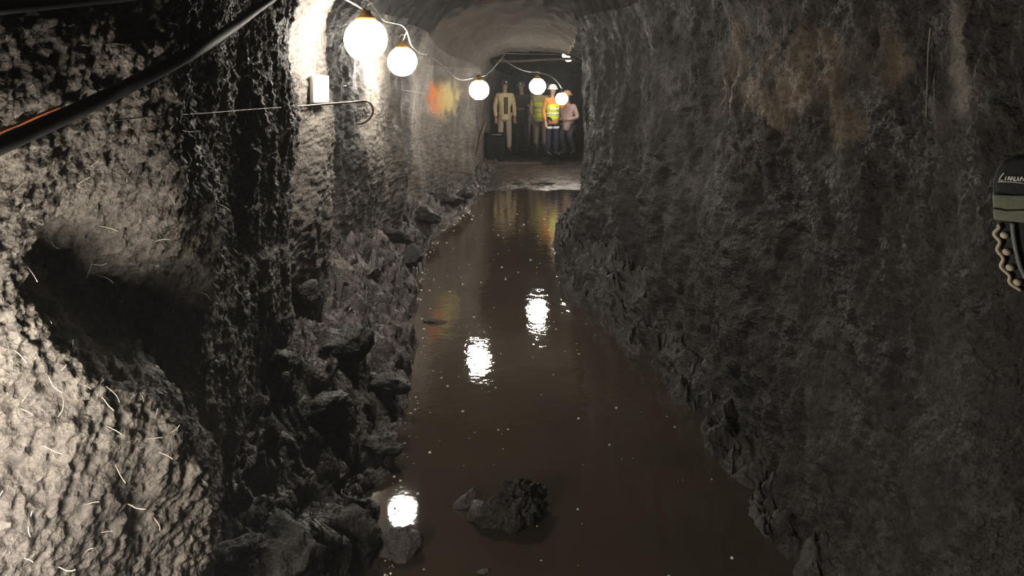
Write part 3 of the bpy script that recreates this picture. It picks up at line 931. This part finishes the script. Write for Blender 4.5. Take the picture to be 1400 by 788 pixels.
def person(px, py_feet, d, face, label, jacket, trouser, vest=None, helmet=(0.7, 0.6, 0.1), height=1.72, arms='down', crouch=0.0, band=None, lean=0.0, shirt=None):
    base = Vector(((px - 700) * d / F, d, H - (py_feet - HY) * d / F))
    e = empty('person', base, face)
    e.scale = (height / 1.75,) * 3
    setp(e, label, 'person', 'workers standing at the far end')
    mj = plain('jacket_cloth', jacket, 0.8, var=0.2); mt = plain('trouser_cloth', trouser, 0.8, var=0.2); mh = plain('helmet_shell', helmet, 0.35, var=0.05)
    k = crouch
    hip = 0.93 - 0.42 * k
    fw = -0.34 * k                                   # knees go forward (-y is the way the figure faces)
    ln = -lean
    sh = hip + 0.50 - 0.05 * k
    cy = ln - 0.10 * k
    pel = (0, 0.05 * k, hip, 0.13)
    wai = (0, cy * 0.4, hip + 0.17, 0.125)
    che = (0, cy * 0.9, hip + 0.37, 0.145)
    nb = (0, cy, sh + 0.06, 0.075)
    legs, arm = [], []
    for s in (-1, 1):
        h_ = (s * 0.09, 0.05 * k, hip - 0.03, 0.095)
        kn = (s * 0.11, fw + 0.0, 0.50 - 0.03 * k, 0.066)
        an = (s * 0.12, 0.03, 0.10, 0.048)
        legs.append((h_, kn, an))
        so = (s * 0.185, cy, sh - 0.01, 0.068)
        if arms == 'down' or (arms == 'one' and s < 0):
            el = (s * 0.25, cy + 0.03, sh - 0.29, 0.05); wr = (s * 0.24, cy - 0.07, sh - 0.54, 0.036)
            hd = (0, -0.25, -0.97)
        elif arms == 'front':
            el = (s * 0.27, cy + 0.01, sh - 0.27, 0.05); wr = (s * 0.10, cy - 0.24, sh - 0.32, 0.036)
            hd = (-s * 0.6, -0.75, 0.1)
        else:
            el = (s * 0.30, cy - 0.08, sh - 0.24, 0.05); wr = (s * 0.24, cy - 0.26, sh - 0.08, 0.036)
            hd = (0, -0.6, 0.8)
        arm.append((so, el, wr, Vector(hd).normalized(), s))
    mid = lambda a, b, r: ((a[0] + b[0]) / 2, (a[1] + b[1]) / 2, (a[2] + b[2]) / 2, r)
    hz = sh + 0.06
    hy = cy - 0.015
    # body: one continuous figure, head with jaw, nose and ears, hands with five fingers
    body = [[(pel[0], pel[1], pel[2], 0.115), (wai[0], wai[1], wai[2], 0.11), (che[0], che[1], che[2], 0.125), (0, cy, hz, 0.062), (0, hy, hz + 0.075, 0.055), (0, hy - 0.012, hz + 0.125, 0.070),
             (0, hy - 0.005, hz + 0.19, 0.088), (0, hy + 0.005, hz + 0.25, 0.078), (0, hy + 0.005, hz + 0.275, 0.05)],
            [(0, hy - 0.005, hz + 0.19, 0.088), (0, hy - 0.098, hz + 0.172, 0.014), (0, hy - 0.112, hz + 0.155, 0.010)]]
    for h_, kn, an in legs:
        body.append([(pel[0], pel[1], pel[2], 0.115), (*h_[:3], 0.08), (*kn[:3], 0.055), (*an[:3], 0.038), (an[0], an[1] - 0.03, 0.05, 0.035), (an[0] * 1.1, an[1] - 0.15, 0.035, 0.028)])
    for so, el, wr, hd, s in arm:
        w = Vector(wr[:3])
        pm = w + hd * 0.075
        side = hd.cross(Vector((0, 1, 0.3))).normalized() * s
        body.append([(che[0], che[1], che[2], 0.125), (*so[:3], 0.052), (*el[:3], 0.038), (*wr[:3], 0.028), (*pm, 0.030)])
        for fi, (off, ln_) in enumerate(((-0.028, 0.075), (-0.010, 0.085), (0.010, 0.08), (0.027, 0.062))):
            f0 = pm + side * off + hd * 0.02
            body.append([(*pm, 0.030), (*f0, 0.010), (*(f0 + hd * ln_ * 0.55 + Vector((0, -0.008, 0))), 0.009), (*(f0 + hd * ln_ + Vector((0, -0.022, 0))), 0.008)])
        t0 = w + hd * 0.04 - side * 0.03
        body.append([(*pm, 0.030), (*t0, 0.011), (*(t0 - side * 0.02 + hd * 0.045), 0.010)])
    skin_mesh('body', body, M_skin, e)
    for s in (-1, 1):
        bm = bmesh.new(); bmesh.ops.create_uvsphere(bm, u_segments=8, v_segments=6, radius=0.011)
        o = link('eye', from_bm('eye', bm), M_eye, e); o.location = (s * 0.033, hy - 0.082, hz + 0.192)
    jk = skin_mesh('jacket', [[(pel[0], pel[1], pel[2] - 0.14, 0.185), (pel[0], pel[1], pel[2] - 0.08, 0.188), (pel[0], pel[1], pel[2] + 0.04, 0.17), (*wai[:3], 0.152), (*che[:3], 0.165), (0, cy, hz - 0.015, 0.085)]]
                   + [[(*che[:3], 0.165), (*so[:3], 0.078), (*mid(so, el, 0)[:3], 0.066), (*el[:3], 0.058), (*wr[:3], 0.046)] for so, el, wr, hd, s in arm], mj, e)
    skin_mesh('trousers', [[(pel[0], pel[1], pel[2] + 0.03, 0.14), (*h_[:3], 0.09), (*mid(h_, kn, 0)[:3], 0.086), (*kn[:3], 0.078), (*mid(kn, an, 0)[:3], 0.072), (*an[:3], 0.062)] for h_, kn, an in legs], mt, e)
    if vest is not None:
        mv = plain('vest_cloth', vest, 0.7, var=0.1)
        vo = skin_mesh('vest', [[(pel[0], pel[1], pel[2] - 0.06, 0.195), (pel[0], pel[1], pel[2] + 0.02, 0.188), (*wai[:3], 0.168), (*che[:3], 0.182), (0, cy, hz - 0.035, 0.10)]]
                       + [[(*che[:3], 0.182), (so[0] * 0.85, so[1], so[2], 0.088)] for so, *_ in arm], mv, e)
        for zz, rr in ((wai[2] - 0.02, 0.168), (wai[2] + 0.1, 0.172)):
            bm = bmesh.new()
            lathe(bm, [(rr, -0.022), (rr + 0.006, -0.02), (rr + 0.006, 0.02), (rr, 0.022)], 20)
            t = link('reflective_band', from_bm('reflective_band', bm), M_refl, vo)
            t.location = (0, cy * 0.6, zz); t.scale = (1.0, 0.98, 1)
    if shirt is not None:
        bm = bmesh.new()
        box(bm, (0, che[1] - 0.142, hip + 0.24), (0.10, 0.05, 0.42), 0.02)
        link('shirt_front', from_bm('shirt_front', bm), plain('shirt_cloth', shirt, 0.8), jk)
    if band:
        for h_, kn, an in legs:
            bm = bmesh.new(); lathe(bm, [(0.078, -0.03), (0.084, -0.028), (0.084, 0.028), (0.078, 0.03)], 14)
            t = link('reflective_band', from_bm('reflective_band', bm), M_refl, e); t.location = mid(kn, h_, 0)[:2] + (mid(kn, h_, 0)[2] + 0.02,)
            t.scale = (1.25, 1.25, 1)
    for h_, kn, an in legs:
        skin_mesh('boot', [[(an[0], an[1] * 1.0, 0.30, 0.066), (an[0], an[1], 0.14, 0.06), (an[0], an[1] + 0.01, 0.055, 0.055), (an[0] * 1.05, an[1] - 0.11, 0.05, 0.05), (an[0] * 1.1, an[1] - 0.19, 0.042, 0.038)]], M_boot, e)
    bm = bmesh.new()
    lathe(bm, [(0.0, 0.105), (0.045, 0.10), (0.082, 0.08), (0.108, 0.045), (0.118, 0.0), (0.145, -0.012), (0.146, -0.02), (0.116, -0.012), (0.105, 0.0), (0.0, 0.05)], 22)
    hm = link('helmet', from_bm('helmet', bm), mh, e)
    hm.location = (0, hy, hz + 0.225); hm.scale = (0.95, 1.1, 1.05)
    bm = bmesh.new(); lathe(bm, [(0, 0.03), (0.022, 0.03), (0.026, 0.0), (0.018, -0.01)], 12)
    lm = link('cap_lamp', from_bm('cap_lamp', bm), M_white, hm)
    lm.location = (0, -0.112, 0.035); lm.rotation_euler = (math.radians(75), 0, 0)
    return e


YEL = (0.75, 0.78, 0.06)
person(690, 209, 19.6, 0.25, 'worker in dark helmet and open cream jacket with tan trousers, leftmost of group', (0.80, 0.64, 0.36), (0.55, 0.44, 0.34), helmet=(0.05, 0.045, 0.04), arms='down', shirt=(0.08, 0.06, 0.04))
person(713, 209, 20.4, -0.2, 'worker in all dark clothes between cream jacket and pink coat', (0.05, 0.042, 0.045), (0.05, 0.045, 0.045), helmet=(0.2, 0.18, 0.18), arms='front', height=1.74)
person(727, 208, 21.0, 0.1, 'worker in dusty pink jacket and pale trousers behind front row', (0.6, 0.47, 0.46), (0.5, 0.42, 0.35), helmet=(0.7, 0.66, 0.6), height=1.72)
person(739, 210, 19.0, 2.8, 'worker in bright yellow vest seen from behind under lamp', (0.5, 0.45, 0.2), (0.25, 0.2, 0.16), vest=YEL, helmet=(0.7, 0.55, 0.1), height=1.62)
person(755, 213, 17.6, 0.5, 'worker in orange jacket, yellow vest hem and navy trousers', (0.55, 0.22, 0.06), (0.015, 0.018, 0.045), vest=(0.55, 0.62, 0.04), helmet=(0.75, 0.7, 0.6), height=1.5, arms='one', band=True)
person(777, 211, 18.6, -0.5, 'worker in dusky pink jacket crouching at right of group', (0.55, 0.38, 0.35), (0.035, 0.035, 0.045), helmet=(0.6, 0.3, 0.15), height=1.66, crouch=0.55, arms='front')

# things on the ground near the workers
bm = bmesh.new(); box(bm, (0, 0, 0), (1.35, 0.22, 0.06), 0.008)
o = setp(link('timber_plank', from_bm('timber_plank', bm), M_timber), 'dark timber plank lying across floor before the workers', 'plank')
o.location = (0.05, 18.0, 0.04); o.rotation_euler = (0, 0, 0.06)
o.rotation_euler = (0, 0, 0.06)
ce = empty('equipment_case', (-0.40, 18.6, 0.03), 0.2)
setp(ce, 'dark case standing left of worker in cream jacket', 'case')
M_case = plain('dark_case', (0.008, 0.0075, 0.008), 0.9, spec=0.15)
bm = bmesh.new(); box(bm, (0, 0, 0.30), (0.42, 0.4, 0.58), 0.02); link('body', from_bm('body', bm), M_case, ce)
bm = bmesh.new(); box(bm, (0, 0, 0.63), (0.45, 0.43, 0.07), 0.015); ld = link('lid', from_bm('lid', bm), M_case, ce)
bm = bmesh.new(); tube(bm, smooth_path([(-0.1, -0.22, 0.63), (-0.08, -0.26, 0.63), (0.08, -0.26, 0.63), (0.1, -0.22, 0.63)], 4), 0.012, 6); link('handle', from_bm('handle', bm), M_steel, ld)
bm = bmesh.new(); tube(bm, [P(646, 214, 16.6) + Vector((0, 0, -0.08)), P(663, 168, 16.9)], 0.04, 6)
setp(link('leaning_post', from_bm('leaning_post', bm), M_timber), 'pale timber post leaning on left wall beside dark case', 'post')

# ------------------------------------------------------------------ damp haze in the air of the tunnel
m = bpy.data.materials.new('damp_haze')
m.use_nodes = True
nt = m.node_tree
nt.nodes.remove(nt.nodes['Principled BSDF'])
vs = N(nt, 'ShaderNodeVolumeScatter', Density=0.004, Anisotropy=0.3)
nt.links.new(vs.outputs[0], nt.nodes['Material Output'].inputs['Volume'])
bm = bmesh.new()
box(bm, (0.6, 12, 1.35), (5.6, 29.6, 3.9))
setp(link('haze', from_bm('haze', bm), m, smooth=False), 'thin damp haze hanging in air of whole tunnel', 'haze', kind='stuff')
